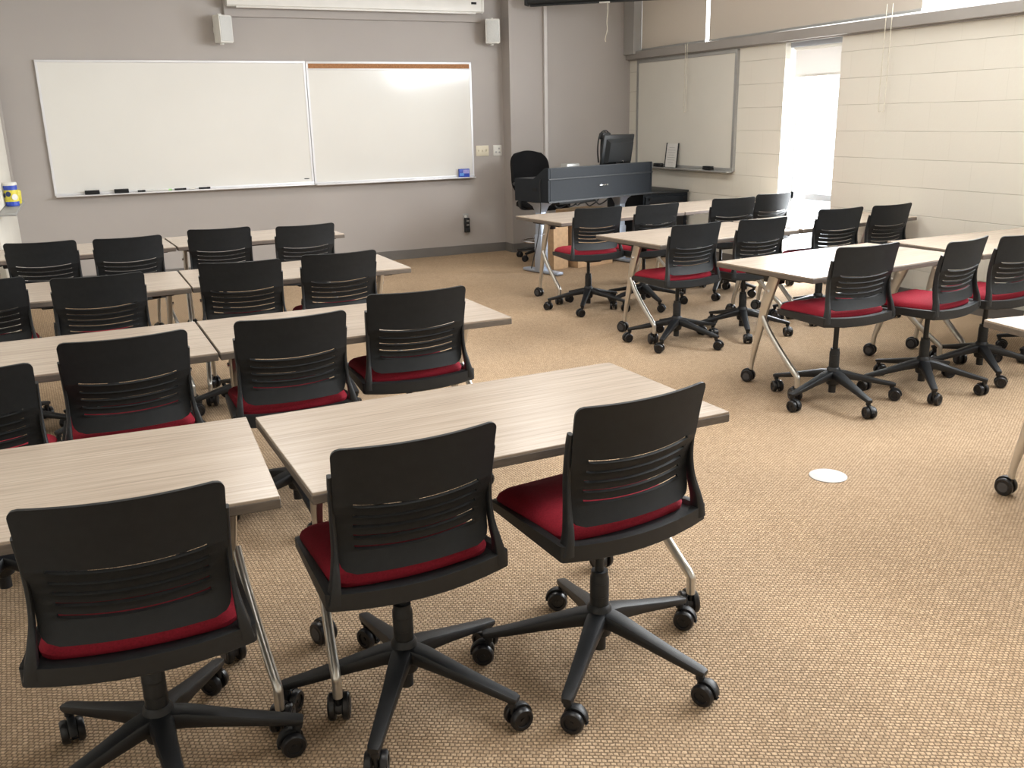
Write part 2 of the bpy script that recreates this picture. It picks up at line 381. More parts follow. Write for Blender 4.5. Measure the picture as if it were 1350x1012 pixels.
def eraser(loc, rz, label):
    o = MB().box((0, 0, .012), (.13, .05, .024), bevel=.004).build('eraser', M['felt'], loc=loc)
    o.rotation_euler.z = rz; MB().box((0, 0, .031), (.13, .046, .012), bevel=.004).build('eraser_back', M['black'], o)
    tag(o, label, 'eraser', 'board erasers'); return o
TZ = .879
eraser((.10, YF - .062, TZ), 0, 'black board eraser at the far end of the long whiteboard tray, away from markers')
eraser((.36, YF - .062, TZ), 0, 'black board eraser on the long whiteboard tray, next to the markers')
eraser((XR - .064, 8.92, .9375), PI / 2, 'black eraser on the corner whiteboard tray beside the paper sheet')
eraser((XR - .064, 8.0, .9375), PI / 2, 'black eraser alone on the corner whiteboard tray, away from the paper')
mk = [(.54, 'felt', 'short dark marker lying next to the eraser on the tray', .07), (.64, 'whiteplastic', 'white capped marker lying between the dark marker and the green one', .11),
      (.76, 'palegreen', 'pale green marker lying on the long whiteboard tray', .12), (.90, 'felt', 'dark marker lying just beyond the pale green one on the tray', .11), (1.015, 'whiteplastic', 'white marker lying between two dark markers on the tray', .06), (1.13, 'felt', 'last dark marker of the tray row, closest to the cork-topped board', .11)]
for x, mm, lb, ln in mk:
    o = MB().cyl((-ln / 2, 0, .009), (ln / 2 - .03, 0, .009), .009, n=12).build('dry_erase_marker', M['whiteplastic'] if mm != 'felt' else M['dark'], loc=(x, YF - .062, TZ))
    MB().cyl((ln / 2 - .03, 0, .009), (ln / 2, 0, .009), .0095, n=12).build('cap', M[mm], o)
    tag(o, lb, 'marker', 'markers on the whiteboard tray')
# blue box on the tray
o = MB().box((0, 0, .045), (.125, .03, .09), bevel=.002).build('marker_box', M['blue'], loc=(3.93, YF - .06, .870))
MB().box((.02, -.0155, .06), (.07, .002, .04)).build('printed_band', M['purple'], o, smooth=False)
MB().box((-.03, -.0157, .03), (.05, .002, .03)).build('printed_band', M['ltblue'], o, smooth=False)
tag(o, 'small blue and lilac box on the tray of the cork-topped whiteboard', 'box')
# paper sheet in a black stand
t = empty('sheet_holder', (XR - .06, 8.67, .9365)); tag(t, 'white paper sheet between two black uprights on the corner whiteboard tray', 'sign holder')
MB().box((.0, 0, .128), (.003, .205, .25), rot=Matrix.Rotation(R(6), 4, 'Y')).build('paper', M['paper'], t, smooth=False)
for y in (-.11, .11): MB().box((.0, y, .13), (.012, .012, .262), rot=Matrix.Rotation(R(6), 4, 'Y'), bevel=.002).build('upright', M['black'], t)
b = MB()
for i in range(7): b.box((-.0045 + (.21 - .026 * i - .128) * .105, 0, .21 - .026 * i), (.001, .14 if i % 3 else .10, .004))
b.build('printed_lines', M['greyframe'], t, smooth=False)

# ------------------------------------------------------------------ wall speakers
def speaker(x, z, rz, label):
    t = empty('wall_speaker', (x, YF - .0, z)); tag(t, label, 'speaker', 'wall speakers')
    MB().box((0, -.02, 0), (.06, .04, .05), bevel=.004).cyl((0, -.03, 0), (0, -.075, 0), .014).build('bracket', M['whiteplastic'], t)
    b = MB(); w, d, h = .155, .13, .25
    poly = [(-w / 2, -d), (w / 2, -d), (w / 2 - .01, -d * .3), (w * .28, 0), (-w * .28, 0), (-w / 2 + .01, -d * .3)]
    c = empty('tmp'); bpy.data.objects.remove(c)
    Rm = Matrix.Translation((0, -.065, 0)) @ Matrix.Rotation(rz, 4, 'Z')
    b.loft([[Rm @ Vector((x_ * s, y_ * s if y_ < -.05 else y_, zz)) for x_, y_ in poly] for zz, s in ((-h / 2, .93), (-h / 2 + .012, 1), (h / 2 - .012, 1), (h / 2, .93))], True)
    b.build('cabinet', M['whiteplastic'], t)
    g = MB().box((0, 0, 0), (w - .02, .008, h - .03), bevel=.003); bmesh.ops.transform(g.bm, matrix=Rm @ Matrix.Translation((0, -d - .001, 0)), verts=g.bm.verts[:])
    g.build('grille', M['grille'], t)
    k = MB().cyl((0, 0, h / 2), (0, 0, h / 2 + .015), .02).cyl((0, 0, -h / 2 - .015), (0, 0, -h / 2), .02)
    bmesh.ops.transform(k.bm, matrix=Rm @ Matrix.Translation((0, -.05, 0)), verts=k.bm.verts[:]); k.build('pivot_knob', M['whiteplastic'], t)
    return t
speaker(1.41, 2.375, R(32), 'white wall speaker above the long whiteboard, turned sideways')
speaker(4.30, 2.40, R(-14), 'white wall speaker high up near the wall jog, above the switch plates')

# ------------------------------------------------------------------ switch plates and outlet
t = empty('light_switch', (4.185, YF, 1.146)); tag(t, 'ivory triple light switch plate next to the cork-topped whiteboard', 'switch')
MB().box((0, -.004, 0), (.155, .008, .115), bevel=.003).build('cover_plate', M['ivory'], t)
for dx in (-.047, 0, .047): MB().box((dx, -.011, .003), (.010, .012, .024), bevel=.002, rot=Matrix.Rotation(R(18), 4, 'X')).build('toggle', M['ivory'], t)
t = empty('wall_socket_plate', (4.372, YF, 1.144)); tag(t, 'white switch plate with dark controls, beside the wall jog', 'switch')
MB().box((0, -.004, 0), (.105, .008, .118), bevel=.003).build('cover_plate', M['whiteplastic'], t)
for dx, dz in ((.018, .02), (-.02, -.018), (.022, -.022)): MB().cyl((dx, -.006, dz), (dx, -.013, dz), .011, n=12).build('control', M['greyframe'], t)
t = empty('wall_outlet', (3.953, YF, .40)); tag(t, 'small grey power outlet low on the grey wall', 'outlet')
MB().box((0, -.004, 0), (.072, .008, .116), bevel=.003).build('cover_plate', M['greyframe'], t)
MB().cyl((0, -.006, .025), (0, -.010, .025), .017, n=16).build('receptacle', M['whiteplastic'], t)
o = MB().box((0, -.028, -.02), (.055, .05, .115), bevel=.006).box((0, -.03, -.10), (.06, .045, .05), bevel=.008).build('plug_adapter', M['black'], loc=(3.955, YF - .008, .375))
tag(o, 'black plug-in adapter hanging from the low wall outlet', 'adapter')
for dz in (.005, -.04): MB().box((0, -.0535, dz), (.03, .003, .012)).build('adapter_window', M['greyframe'], o, smooth=False)

# ------------------------------------------------------------------ projection screens
t = empty('projection_screen', (2.845, YF, 2.6)); tag(t, 'white projection screen case high on the grey wall above the whiteboards', 'projection screen')
MB().box((0, -.02, .10), (2.70, .04, .40), bevel=.003).build('backing_board', M['frontwall'], t, smooth=False)
b = MB(); pr = [(-.04, .015), (-.14, -.018), (-.165, -.005), (-.17, .10), (-.15, .16), (-.04, .17)]
b.prism(pr, 0, -1.325, 1.325); b.build('case', M['casewhite'], t)
for s in (-1, 1):
    e = MB(); e.prism([(y * 1.02 - .002, z * 1.03 - .002) for y, z in pr], 0, s * 1.31, s * 1.335); e.build('end_cap', M['whiteplastic'], t)
MB().box((1.22, -.168, .075), (.06, .006, .022)).build('switch_window', M['felt'], t, smooth=False)
MB().box((0, -.145, -.02), (2.5, .022, .02), bevel=.004).build('pull_bar', M['casewhite'], t)
# dark corner screen
A, B = Vector((4.60, 9.47, 2.70)), Vector((5.80, 8.46, 2.70))
mid = (A + B) / 2; ang = math.atan2(B.y - A.y, B.x - A.x); L = (B - A).length
t = empty('pull_down_screen', mid, ang); tag(t, 'black pull-down screen case hung across the corner above the lectern', 'projection screen')
MB().sweep([(-L / 2, 0, 0), (L / 2, 0, 0)], (.05, .055), n=20, power=3.5).build('case', M['dark'], t)
for s in (-1, 1):
    MB().box((s * (L / 2 + .008), 0, .01), (.03, .12, .14), bevel=.006).build('end_cap', M['dark'], t)
    MB().box((s * (L / 2 - .1), 0, .175), (.03, .02, .27)).build('hanger', M['greyframe'], t, smooth=False)
MB().box((0, -.01, -.062), (L - .06, .03, .018), bevel=.004).build('bottom_bar', M['black'], t)
MB().box((.05, -.03, -.068), (.11, .03, .014), bevel=.003).build('pull_tab', M['whiteplastic'], t)
MB().sweep(catmull([(.08, -.03, -.072), (.085, -.03, -.16), (.075, -.03, -.26), (.08, -.03, -.33), (.06, -.03, -.42), (.065, -.03, -.455)], 4), (.004, .004), up=(1, 0, 0), n=6).build('pull_string', M['cord'], t)

# ------------------------------------------------------------------ swivel chair
def rrect(hx0, hx1, y0, y1, r, n=5, inset=0.0, bow=0.0, rr=None):
    """rounded outline: half width hx0 at y0 (rear), hx1 at y1 (front); rear edge bows back by bow"""
    hx0 -= inset; hx1 -= inset; y0 += inset; y1 -= inset; r = max(r - inset * .5, .004)
    pts = []; rf = r; rr = r if rr is None else max(rr - inset * .3, .004)
    for (cx, cy, a0) in ((hx1 - rf, y1 - rf, 0), (-hx1 + rf, y1 - rf, 90), (-hx0 + rr, y0 + rr, 180), (hx0 - rr, y0 + rr, 270)):
        r = rf if a0 < 180 else rr
        for i in range(n + 1):
            a = R(a0 + 90 * i / n); pts.append((cx + r * math.cos(a), cy + r * math.sin(a)))
        if a0 == 180:
            for k in range(1, 8):
                x = (-hx0 + r) + (2 * hx0 - 2 * r) * k / 8; pts.append((x, y0))
    out = []
    for x, y in pts:
        if bow and y < y0 + r * 1.01:
            y -= bow * max(0, 1 - (x / hx0) ** 2)
        out.append((x, y))
    return out
def caster_parts(parent, loc, rz, r=.031, fork=True):
    c = MB()
    c.cyl((0, 0, r * 1.4), (0, 0, r * 2.35), .007, n=10)
    hood = []
    for i in range(9):
        a = R(-8 + 116 * i / 8)
        hood.append((0, -.016 + (r + .003) * math.cos(a) * -1, r + (r + .003) * math.sin(a)))
    c.sweep(hood, (.010, .004), up=(0, 0, 1), n=8, power=4)
    c.box((0, -.014, r), (.010, .030, .032), bevel=.003)
    c.cyl((-.026, -.016, r), (.026, -.016, r), .006, n=10)
    o = c.build('caster', M['basebl'], parent, loc=loc); o.rotation_euler.z = rz
    for s in (-1, 1):
        x0 = s * .009
        MB().lathe((x0, -.016, r), [(r * .9, 0), (r, .003), (r, .014), (r * .88, .019), (r * .62, .019), (r * .58, .015), (r * .2, .015)], n=22, ax=(s, 0, 0)).build('wheel', M['wheel'], o)
    return o
def make_chair():
    t = empty('swivel_chair')
    hub = empty('x'); bpy.data.objects.remove(hub)
    # five-star base
    b = MB()
    b.lathe((0, 0, 0), [(.020, .085), (.034, .095), (.040, .13), (.034, .178), (.028, .186)], n=24)
    b.cyl((0, 0, .045), (0, 0, .10), .019, n=16)
    for k in range(5):
        a = 2 * PI * k / 5; d = Vector((math.cos(a), math.sin(a), 0))
        pts, secs = [], []
        for rr, z, hh, ww in ((.015, .147, .024, .030), (.06, .143, .022, .027), (.15, .124, .0165, .022), (.25, .102, .0125, .0185), (.318, .0885, .010, .0165), (.330, .0865, .008, .013)):
            pts.append(d * rr + Vector((0, 0, z))); secs.append((ww, hh))
        b.sweep(pts, secs, n=12, power=4.5)
        b.cyl(d * .315 + Vector((0, 0, .066)), d * .315 + Vector((0, 0, .09)), .0125, n=12)
    base = b.build('base', M['basebl'], t)
    cr = random.Random(3)
    for k in range(5):
        a = 2 * PI * k / 5
        caster_parts(base, (math.cos(a) * .315, math.sin(a) * .315, 0), cr.uniform(0, 2 * PI))
    g = MB().lathe((0, 0, 0), [(.0255, .17), (.0265, .18), (.0265, .268), (.0235, .275), (.0235, .288), (.012, .288)], n=20)
    for z in (.21, .25): g.cyl((0, 0, z), (0, 0, z + .004), .0272, n=20)
    g.build('gas_lift', M['black'], t)
    # everything above moves with the seat height
    MB().cyl((0, 0, .25), (0, 0, .415), .0135, n=16).build('lift_rod', M['black'], t)
    m = MB().box((0, -.01, .412), (.13, .20, .034), bevel=.010).lathe((0, 0, 0), [(.018, .392), (.030, .402), (.030, .415)], n=16)
    m.build('seat_mechanism', M['black'], t)
    MB().sweep(catmull([(.05, .02, .410), (.13, .02, .402), (.185, .02, .396), (.215, .022, .392)], 3), [(.008, .005)] * 6 + [(.010, .004)] * 4, n=8, power=3).build('height_lever', M['black'], t)
    # seat pan
    p = MB()
    def ring(ins, z, dz0=0.0):
        out = []
        for x, y in rrect(.237, .214, -.160, .245, .030, inset=ins, bow=.030, rr=.009):
            fr = (y + .16) / .405
            zz = z + dz0 * max(0, min(1, fr)) + (.010 * (x / .236) ** 2 if True else 0) - (.018 * max(0, fr - .75) / .25 if fr > .75 else 0)
            out.append((x, y, zz))
        return out
    p.loft([ring(.10, .408), ring(.05, .412, .004), ring(.006, .417, .014), ring(0, .422, .016), ring(0, .464, -.004), ring(.006, .466, -.004), ring(.022, .466, -.004), ring(.03, .455, -.004)], True)
    p.build('seat_pan', M['black'], t)
    # cushion
    c = MB()
    def cr_(ins, z):
        out = []
        for x, y in rrect(.208, .205, -.122, .240, .045, inset=ins, bow=.022):
            fr = (y + .122) / .362
            out.append((x, y, z - (.020 * ((fr - .70) / .3) ** 2 if fr > .70 else 0)))
        return out
    c.loft([cr_(.012, .452), cr_(.002, .462), cr_(0, .474), cr_(.006, .487), cr_(.022, .497), cr_(.055, .503), cr_(.10, .506), cr_(.15, .507)], True)
    c.build('seat', M['red'], t)
    # backrest plate with five real slots
    zs = [.502, .510, .520, .535, .552]
    slots = [.573, .602, .631, .660, .689]
    for s in slots: zs += [s - .007, s - .002, s + .002, s + .007]
    zs += [.72, .74, .76, .78, .795, .805, .813, .819, .824, .828, .831]
    zs = sorted(set(zs))
    ztop, zbot = .831, .502
    nx = 29
    def halfw(z):
        k = (z - zbot) / (ztop - zbot)
        w = .190 + .014 * k
        rt, rb = .022, .035
        if z > ztop - rt: q = rt - (ztop - z); w -= rt - math.sqrt(max(rt * rt - q * q, 0))
        if z < zbot + rb: q = rb - (z - zbot); w -= rb - math.sqrt(max(rb * rb - q * q, 0))
        return w
    def yb(x, z):
        k = (z - zbot) / (ztop - zbot)
        y = -.132 + .020 * math.sin(min(k / .55, 1) * PI) - .040 * k ** 2.2
        return y - .026 * (1 - (x / .204) ** 2)
    bm = bmesh.new(); grid = []
    for z in zs:
        hwz = halfw(z); row = []
        for i in range(nx):
            x = hwz * (2 * i / (nx - 1) - 1)
            sag = -.017 * (1 - (x / .19) ** 2) if .56 < z < .71 else -.004 * (1 - (x / .19) ** 2)
            y = yb(x, z)
            for s in slots:
                if abs(z - s + .002) < .0008 and abs(x) < .165: y -= .0040
            row.append(bm.verts.new((x, y, z + sag)))
        grid.append(row)
    for j in range(len(zs) - 1):
        zm = (zs[j] + zs[j + 1]) / 2
        slot = any(abs(zm - s) < .001 for s in slots)
        for i in range(nx - 1):
            if slot and 3 <= i < nx - 4: continue
            bm.faces.new((grid[j][i], grid[j][i + 1], grid[j + 1][i + 1], grid[j + 1][i]))
    for v in [v for v in bm.verts if not v.link_faces]: bm.verts.remove(v)
    bmesh.ops.recalc_face_normals(bm, faces=bm.faces)
    bmesh.ops.solidify(bm, geom=bm.faces[:], thickness=.007)
    mb = MB(); mb.bm.free(); mb.bm = bm
    mb.build('backrest', M['blackback'], t, angle=50)
    for s in (-1, 1):
        pts = [(s * .216, -.150, .445), (s * .213, -.151, .475), (s * .208, -.147, .51), (s * .2015, -.134, .56), (s * .199, -.128, .62), (s * .200, -.133, .68), (s * .2025, -.144, .735), (s * .2035, -.151, .76)]
        pp = catmull(pts, 3)
        secs = []
        for i in range(len(pp)):
            k = i / (len(pp) - 1); q = max(0, 1 - k / .45); secs.append((.006 + .012 * q, .020 - .012 * k))
        MB().sweep(pp, secs, up=(0, 1, 0), n=12, power=3.5).build('back_post', M['black'], t)
    return t
LIFTED = ('lift_rod', 'seat_mechanism', 'height_lever', 'seat_pan', 'seat', 'backrest', 'back_post')
chair0 = make_chair(); used_chair = [False]
def place_chair(x, y, th, dz, brot, label):
    t = chair0 if not used_chair[0] else None
    if t is None:
        t = dup(chair0)
    used_chair[0] = True
    t.location = (x, y, 0); t.rotation_euler.z = th
    for c in t.children:
        n = c.name.split('.')[0]
        if n in LIFTED: c.location.z = dz
        if n in ('base',): c.rotation_euler.z = R(brot) - th
        if n == 'base':
            rr = random.Random(label)
            for k in c.children:
                if k.name.split('.')[0] == 'caster': k.rotation_euler.z = 2 * PI * rr.random()
    tag(t, label, 'chair', 'black swivel chairs with red seats')
    return t
LB = 'below the long whiteboard'
rows = {1: 'first', 2: 'second', 3: 'third', 4: 'last'}
def lab(i, row, side):
    pos = {1: 'aisle-end', 2: 'second-from-aisle', 3: 'third-from-aisle', 4: 'fourth-from-aisle'}[i]
    if side == 'L':
        r = {1: 'front row under the long whiteboard', 2: 'second row back from the long whiteboard', 3: 'third row back from the long whiteboard', 4: 'last row back from the long whiteboard'}[row]
    else:
        r = {1: 'row just in front of the lectern', 2: 'second row back from the lectern', 3: 'third row back from the lectern'}[row]
    return 'black swivel chair with red seat, %s place, %s' % (pos, r)
CH = [
 # x, y, theta, seat height offset, base angle, index from aisle, row, side
 (1.166, 1.997, 0.117, 0.013, 9.45, 1, 4, 'L'),
 (0.616, 2.075, 0.04, -0.023, 22.065, 2, 4, 'L'),
 (0.0, 2.065, -0.081, -0.041, 58.7, 3, 4, 'L'),
 (1.147, 3.563, -0.014, 0.03, 30, 1, 3, 'L'),
 (0.631, 3.481, 0.004, -0.002, 54.992, 2, 3, 'L'),
 (0.054, 3.438, 0.054, -0.003, 1.048, 3, 3, 'L'),
 (-0.4, 3.19, -0.03, 0, 33, 4, 3, 'L'),
 (1.209, 5.011, -0.01, 0, 54.099, 1, 2, 'L'),
 (0.712, 4.982, -0.15, 0, 40, 2, 2, 'L'),
 (0.019, 4.879, -0.01, 0.002, 66, 3, 2, 'L'),
 (-0.5, 5.045, 0, 0, 54.797, 4, 2, 'L'),
 (1.348, 6.495, 0.06, 0, 25, 1, 1, 'L'),
 (0.825, 6.63, -0.1, 0, 27.447, 2, 1, 'L'),
 (0.221, 6.463, 0.04, 0, 54.992, 3, 1, 'L'),
 (-0.25, 6.52, -0.12, 0, 15, 4, 1, 'L'),
 (3.607, 6.385, -0.05, -0.005, 16.165, 1, 1, 'R'),
 (4.071, 6.295, 0.05, 0, 45.248, 2, 1, 'R'),
 (4.892, 6.372, -0.1, 0, 10, 3, 1, 'R'),
 (5.392, 6.512, 0.09, 0, 40, 4, 1, 'R'),
 (3.557, 5.08, 0.085, -0.007, 2.396, 1, 2, 'R'),
 (4.132, 5.108, 0.011, -0.012, 23, 2, 2, 'R'),
 (4.935, 5.228, -0.024, 0, 6.758, 3, 2, 'R'),
 (5.41, 5.22, 0.05, 0, 55, 4, 2, 'R'),
 (3.525, 3.58, -0.018, 0.028, 44, 1, 3, 'R'),
 (4.108, 3.511, 0.218, 0.019, 17, 2, 3, 'R'),
 (4.668, 3.592, 0.06, 0.0, 20, 3, 3, 'R'),
 (5.36, 3.62, 0.1, 0, 40, 4, 3, 'R'),
]
SPECIAL = {0: 'black swivel chair angled out, much red seat showing, aisle end of last row'}
for i, c in enumerate(CH):
    place_chair(*c[:5], SPECIAL.get(i, lab(*c[5:])))

# ------------------------------------------------------------------ flip-top tables
TH = .685
TK = (1.5 - TH) / .765
def make_table(wid, dep, ins=0.0, name='folding_table'):
    t = empty(name); hw, hd = wid / 2, dep / 2
    MB().box((0, 0, TH - .004), (wid - .002, dep - .002, .008), bevel=.0015, seg=1).build('tabletop', M['top'], t, smooth=False)
    MB().box((0, 0, TH - .0185), (wid, dep, .024), bevel=.002, seg=1).build('edge_band', M['edge'], t, smooth=False)
    MB().box((0, .05, TH - .058), (wid - .24, .05, .045), bevel=.006).build('crossbar', M['dark'], t)
    for s in (-1, 1):
        x = s * (hw - .125)
        b = MB().box((s * (hw - .10), .0, TH - .043), (.05, .40, .025), bevel=.005).box((s * (hw - .15), .05, TH - .065), (.05, .12, .06), bevel=.008)
        b.box((s * (hw - .10), -hd + .085, TH - .036), (.10, .05, .012), bevel=.003)
        b.build('bracket', M['dark'], t)
        leg = MB()
        yf, yn = .155, -hd + .095
        xm, xf, xn = s * (hw - .085 + ins), s * (hw - .115 + ins), s * (hw - .042 + ins * .3)
        main = catmull([(xm, -.02, TH - .04), (xm * .9 + xf * .1, .008, .58), (xm * .8 + xf * .2, .042, .49), (xm * .6 + xf * .4, .070, .40), (xm * .3 + xf * .7, .112, .26), (xf, .148, .135), (xf, yf, .075)], 4)
        n_ = len(main) - 1
        secs = [(.016 - .006 * i / n_, .034 - .020 * min(1, max(0, i / n_ - .25) / .6)) for i in range(n_ + 1)]
        leg.sweep(main, secs, up=(0, 1, 0), n=14, power=3.2)
        arch = []
        for k in range(7):
            q = k / 6; arch.append((xm + (xn - xm) * q, .058 + (yn + .004 - .058) * q, .405 - .27 * q ** (.80 if q < .9 else 1)))
        br = catmull(arch + [(xn, yn, .118), (xn, yn - .001, .075)], 4)
        leg.sweep(br, [(.0125, .017) if i < 24 else (.0125, .014) for i in range(len(br))], up=(0, 1, 0), n=14, power=2.4)
        lo = leg.build('leg', M['silver'], t)
        MB().cyl((xm - .019, .02, .55), (xm + .019, .02, .55), .009, n=10).build('pivot_bolt', M['chrome'], lo)
        for xx, yy, rr in ((xf, yf, R(200)), (xn, yn, R(160))):
            c = caster_parts(lo, (xx, yy, 0), rr, r=.036)
            for k in c.children: k.data.materials[0] = M['wheel']
            MB().cyl((-.0295, -.016, .036), (.0295, -.016, .036), .021, n=18).build('wheel_hub', M['hubgrey'], c)
    return t
TL = make_table(1.13 * TK, .60 * TK); TR = make_table(1.205 * TK, .665 * TK)
TD = make_table(1.205 * TK, .665 * TK, .075)
usedT = {}
def place_table(src, x, y, rz, label):
    t = src if src.name not in usedT else dup(src)
    usedT[src.name] = 1
    t.location = (x * TK, y * TK, 0); t.rotation_euler.z = R(rz)
    tag(t, label, 'table', 'wood-grain flip-top tables'); return t
W = 'wood-grain table, '
place_table(TL, .919, 2.158, 1.6, W + 'aisle half of the last row from the long whiteboard')
place_table(TL, -.252, 2.184, -2.6, W + 'wall half of the last row from the long whiteboard')
place_table(TL, .925, 3.555, 1.0, W + 'aisle half of the third row from the long whiteboard')
place_table(TL, -.212, 3.535, 1.0, W + 'wall half of the third row from the long whiteboard')
place_table(TL, .995, 5.00, .6, W + 'aisle half of the second row from the long whiteboard')
place_table(TL, -.142, 4.985, .8, W + 'wall half of the second row from the long whiteboard')
place_table(TL, 1.075, 6.70, 3.2, W + 'aisle half of the front row under the long whiteboard')
place_table(TL, -.065, 6.635, 3.2, W + 'wall half of the front row under the long whiteboard')
place_table(TR, 3.803, 6.535, 5.8, W + 'aisle half of the row just in front of the lectern')
place_table(TR, 5.01, 6.661, 5.8, W + 'window half of the row just in front of the lectern')
place_table(TR, 3.722, 5.10, 6.2, W + 'aisle half of the second row from the lectern')
place_table(TR, 4.958, 5.235, 6.2, W + 'window half of the second row from the lectern')
place_table(TR, 3.678, 3.727, 5.7, W + 'aisle half of the third row from the lectern')
place_table(TR, 4.99, 3.775, .6, W + 'window half of the third row from the lectern')
place_table(TD, 3.797 / TK, 2.035 / TK, -8.0, W + 'one corner and silver leg showing, behind third row from the lectern')

# ------------------------------------------------------------------ lectern desk
DR = R(14)
t = empty('lectern_desk', (4.0, 7.85, 0), DR); tag(t, 'charcoal height-adjustable lectern desk on pale steel T-legs beside the corner', 'desk')
LW = 1.42
b = MB()
prof = [(0, .715), (.50, .715), (.50, .93), (.22, .93), (.05, 1.035), (0, 1.035)]
b.prism(prof, 0, 0, .022); b.build('end_panel', M['lectern'], t, smooth=False)
MB().prism(prof, 0, LW - .022, LW).build('end_panel', M['lectern'], t, smooth=False)
b = MB().box((LW / 2, .011, .825), (LW - .05, .022, .20), bevel=.002).box((LW / 2, .011, .98), (LW - .05, .022, .10), bevel=.002)
b.build('front_panel', M['lectern'], t, smooth=False)
MB().box((LW / 2, -.004, .932), (LW, .012, .012), bevel=.002).box((LW / 2, -.004, .720), (LW, .012, .018), bevel=.002).build('trim_strip', M['lecterntop'], t, smooth=False)
MB().box((LW / 2, .025, 1.030), (LW - .044, .045, .010), bevel=.002).box((LW / 2, .36, .920), (LW - .046, .27, .02)).box((LW / 2, .262, .735), (LW - .046, .47, .025)).build('worktop', M['lecterntop'], t, smooth=False)
MB().box((LW * .50, -.005, .842), (.09, .006, .008), bevel=.001).cyl((LW * .535, -.002, .845), (LW * .535, -.022, .845), .008, n=12).build('lock', M['chrome'], t)
MB().box((-.002, .20, .83), (.004, .07, .03)).build('vent', M['felt'], t, smooth=False)
for x in (.16, LW - .16):
    l = MB().box((x, .30, .36), (.075, .085, .66), bevel=.006).box((x, .30, .20), (.092, .10, .36), bevel=.006)
    l.sweep([(x, .30, .60), (x, .30, .66), (x, .30, .70)], [(.042, .042), (.06, .07), (.10, .12)], up=(0, 1, 0), n=12, power=6)
    l.build('leg', M['greypaint'], t)
    MB().box((x, .28, .022), (.09, .52, .03), bevel=.008).build('foot', M['greypaint'], t)
# cables under the desk
for k in range(5):
    rr = random.Random(k + 20)
    x0 = .35 + k * .14
    pts = [(x0, .35, .70), (x0 + .04, .33, .66 - rr.uniform(0, .03)), (x0 + .12, .36, .645 - rr.uniform(0, .04)), (x0 + .2, .33, .66), (x0 + .24, .37, .70)]
    MB().sweep(catmull(pts, 5), (.007, .007), n=6).build('cable', M['dark'], t)
MB().box((.62, .34, .672), (.5, .16, .03), bevel=.006).build('cable_tray', M['dark'], t)
MB().sweep(catmull([(-.012, .10, .93), (-.013, .11, .85), (-.012, .10, .72), (.0, .12, .60), (.03, .20, .35), (.03, .3, .06)], 5), (.005, .005), up=(1, 0, 0), n=6).build('cable', M['dark'], t)

def at(lx, ly, z=0):   # lectern local -> world
    return (4.0 + lx * math.cos(DR) - ly * math.sin(DR), 7.85 + lx * math.sin(DR) + ly * math.cos(DR), z)
# monitor, its back to the class
t = empty('computer_monitor', at(1.20, .27, .931), DR + R(2)); tag(t, 'black flat computer monitor on the lectern desk, its back to the room', 'monitor')
MB().box((0, .02, .008), (.22, .14, .014), bevel=.005).build('stand_base', M['black'], t)
MB().box((0, .02, .08), (.06, .03, .15), bevel=.008).build('stand_neck', M['black'], t)
T = Matrix.Translation((0, .02, .225)) @ Matrix.Rotation(R(10), 4, 'X')
b = MB().box((0, 0, 0), (.45, .025, .31), bevel=.006)
b.loft([[(-.19, -.012, -.13), (.19, -.012, -.13), (.19, -.012, .115), (-.19, -.012, .115)], [(-.17, -.06, -.11), (.17, -.06, -.11), (.17, -.06, .085), (-.17, -.06, .085)]], True)
bmesh.ops.transform(b.bm, matrix=T, verts=b.bm.verts[:]); b.build('monitor_housing', M['black'], t, angle=25)
b = MB().box((0, .0135, .005), (.41, .003, .27)); bmesh.ops.transform(b.bm, matrix=T, verts=b.bm.verts[:]); b.build('screen', M['glassblack'], t, smooth=False)
b = MB().lathe((.03, -.060, -.105), [(.014, 0), (.012, .012), (.001, .015)], n=14, ax=(0, -1, 0)); bmesh.ops.transform(b.bm, matrix=T, verts=b.bm.verts[:]); b.build('stand_joint', M['chrome'], t)
# document camera with a loop of cable
t = empty('document_camera', at(1.16, .43, .931), DR); tag(t, 'black document camera with looped cable rising behind the monitor', 'document camera')
MB().box((0, .02, .01), (.12, .10, .02), bevel=.006).build('camera_base', M['black'], t)
MB().sweep(catmull([(0, .04, .02), (0, .05, .18), (0, .045, .32), (0, .03, .36)], 5), (.014, .014), up=(1, 0, 0), n=10).build('camera_arm', M['black'], t)
MB().box((0, .0, .365), (.125, .07, .075), bevel=.02).build('camera_head', M['black'], t)
pts = [(-.085, .0, .10), (-.10, 0, .22), (-.085, 0, .34), (-.045, 0, .405), (.01, 0, .42), (.06, 0, .39), (.08, 0, .33)]
MB().sweep(catmull(pts, 6), (.006, .006), up=(0, 1, 0), n=8).build('cable', M['black'], t)
MB().sweep(catmull([(p[0] * .86 - .01, .012, p[2] * .98) for p in pts], 6), (.005, .005), up=(0, 1, 0), n=8).build('cable', M['black'], t)
# small pale device on the desk
o = MB().box((0, 0, .055), (.17, .10, .11), bevel=.008).box((0, -.048, .075), (.14, .01, .02)).build('desk_phone', M['greyframe'], loc=at(.66, .42, .932)); o.rotation_euler.z = DR
tag(o, 'small grey device just showing over the lectern top near the stool', 'device')

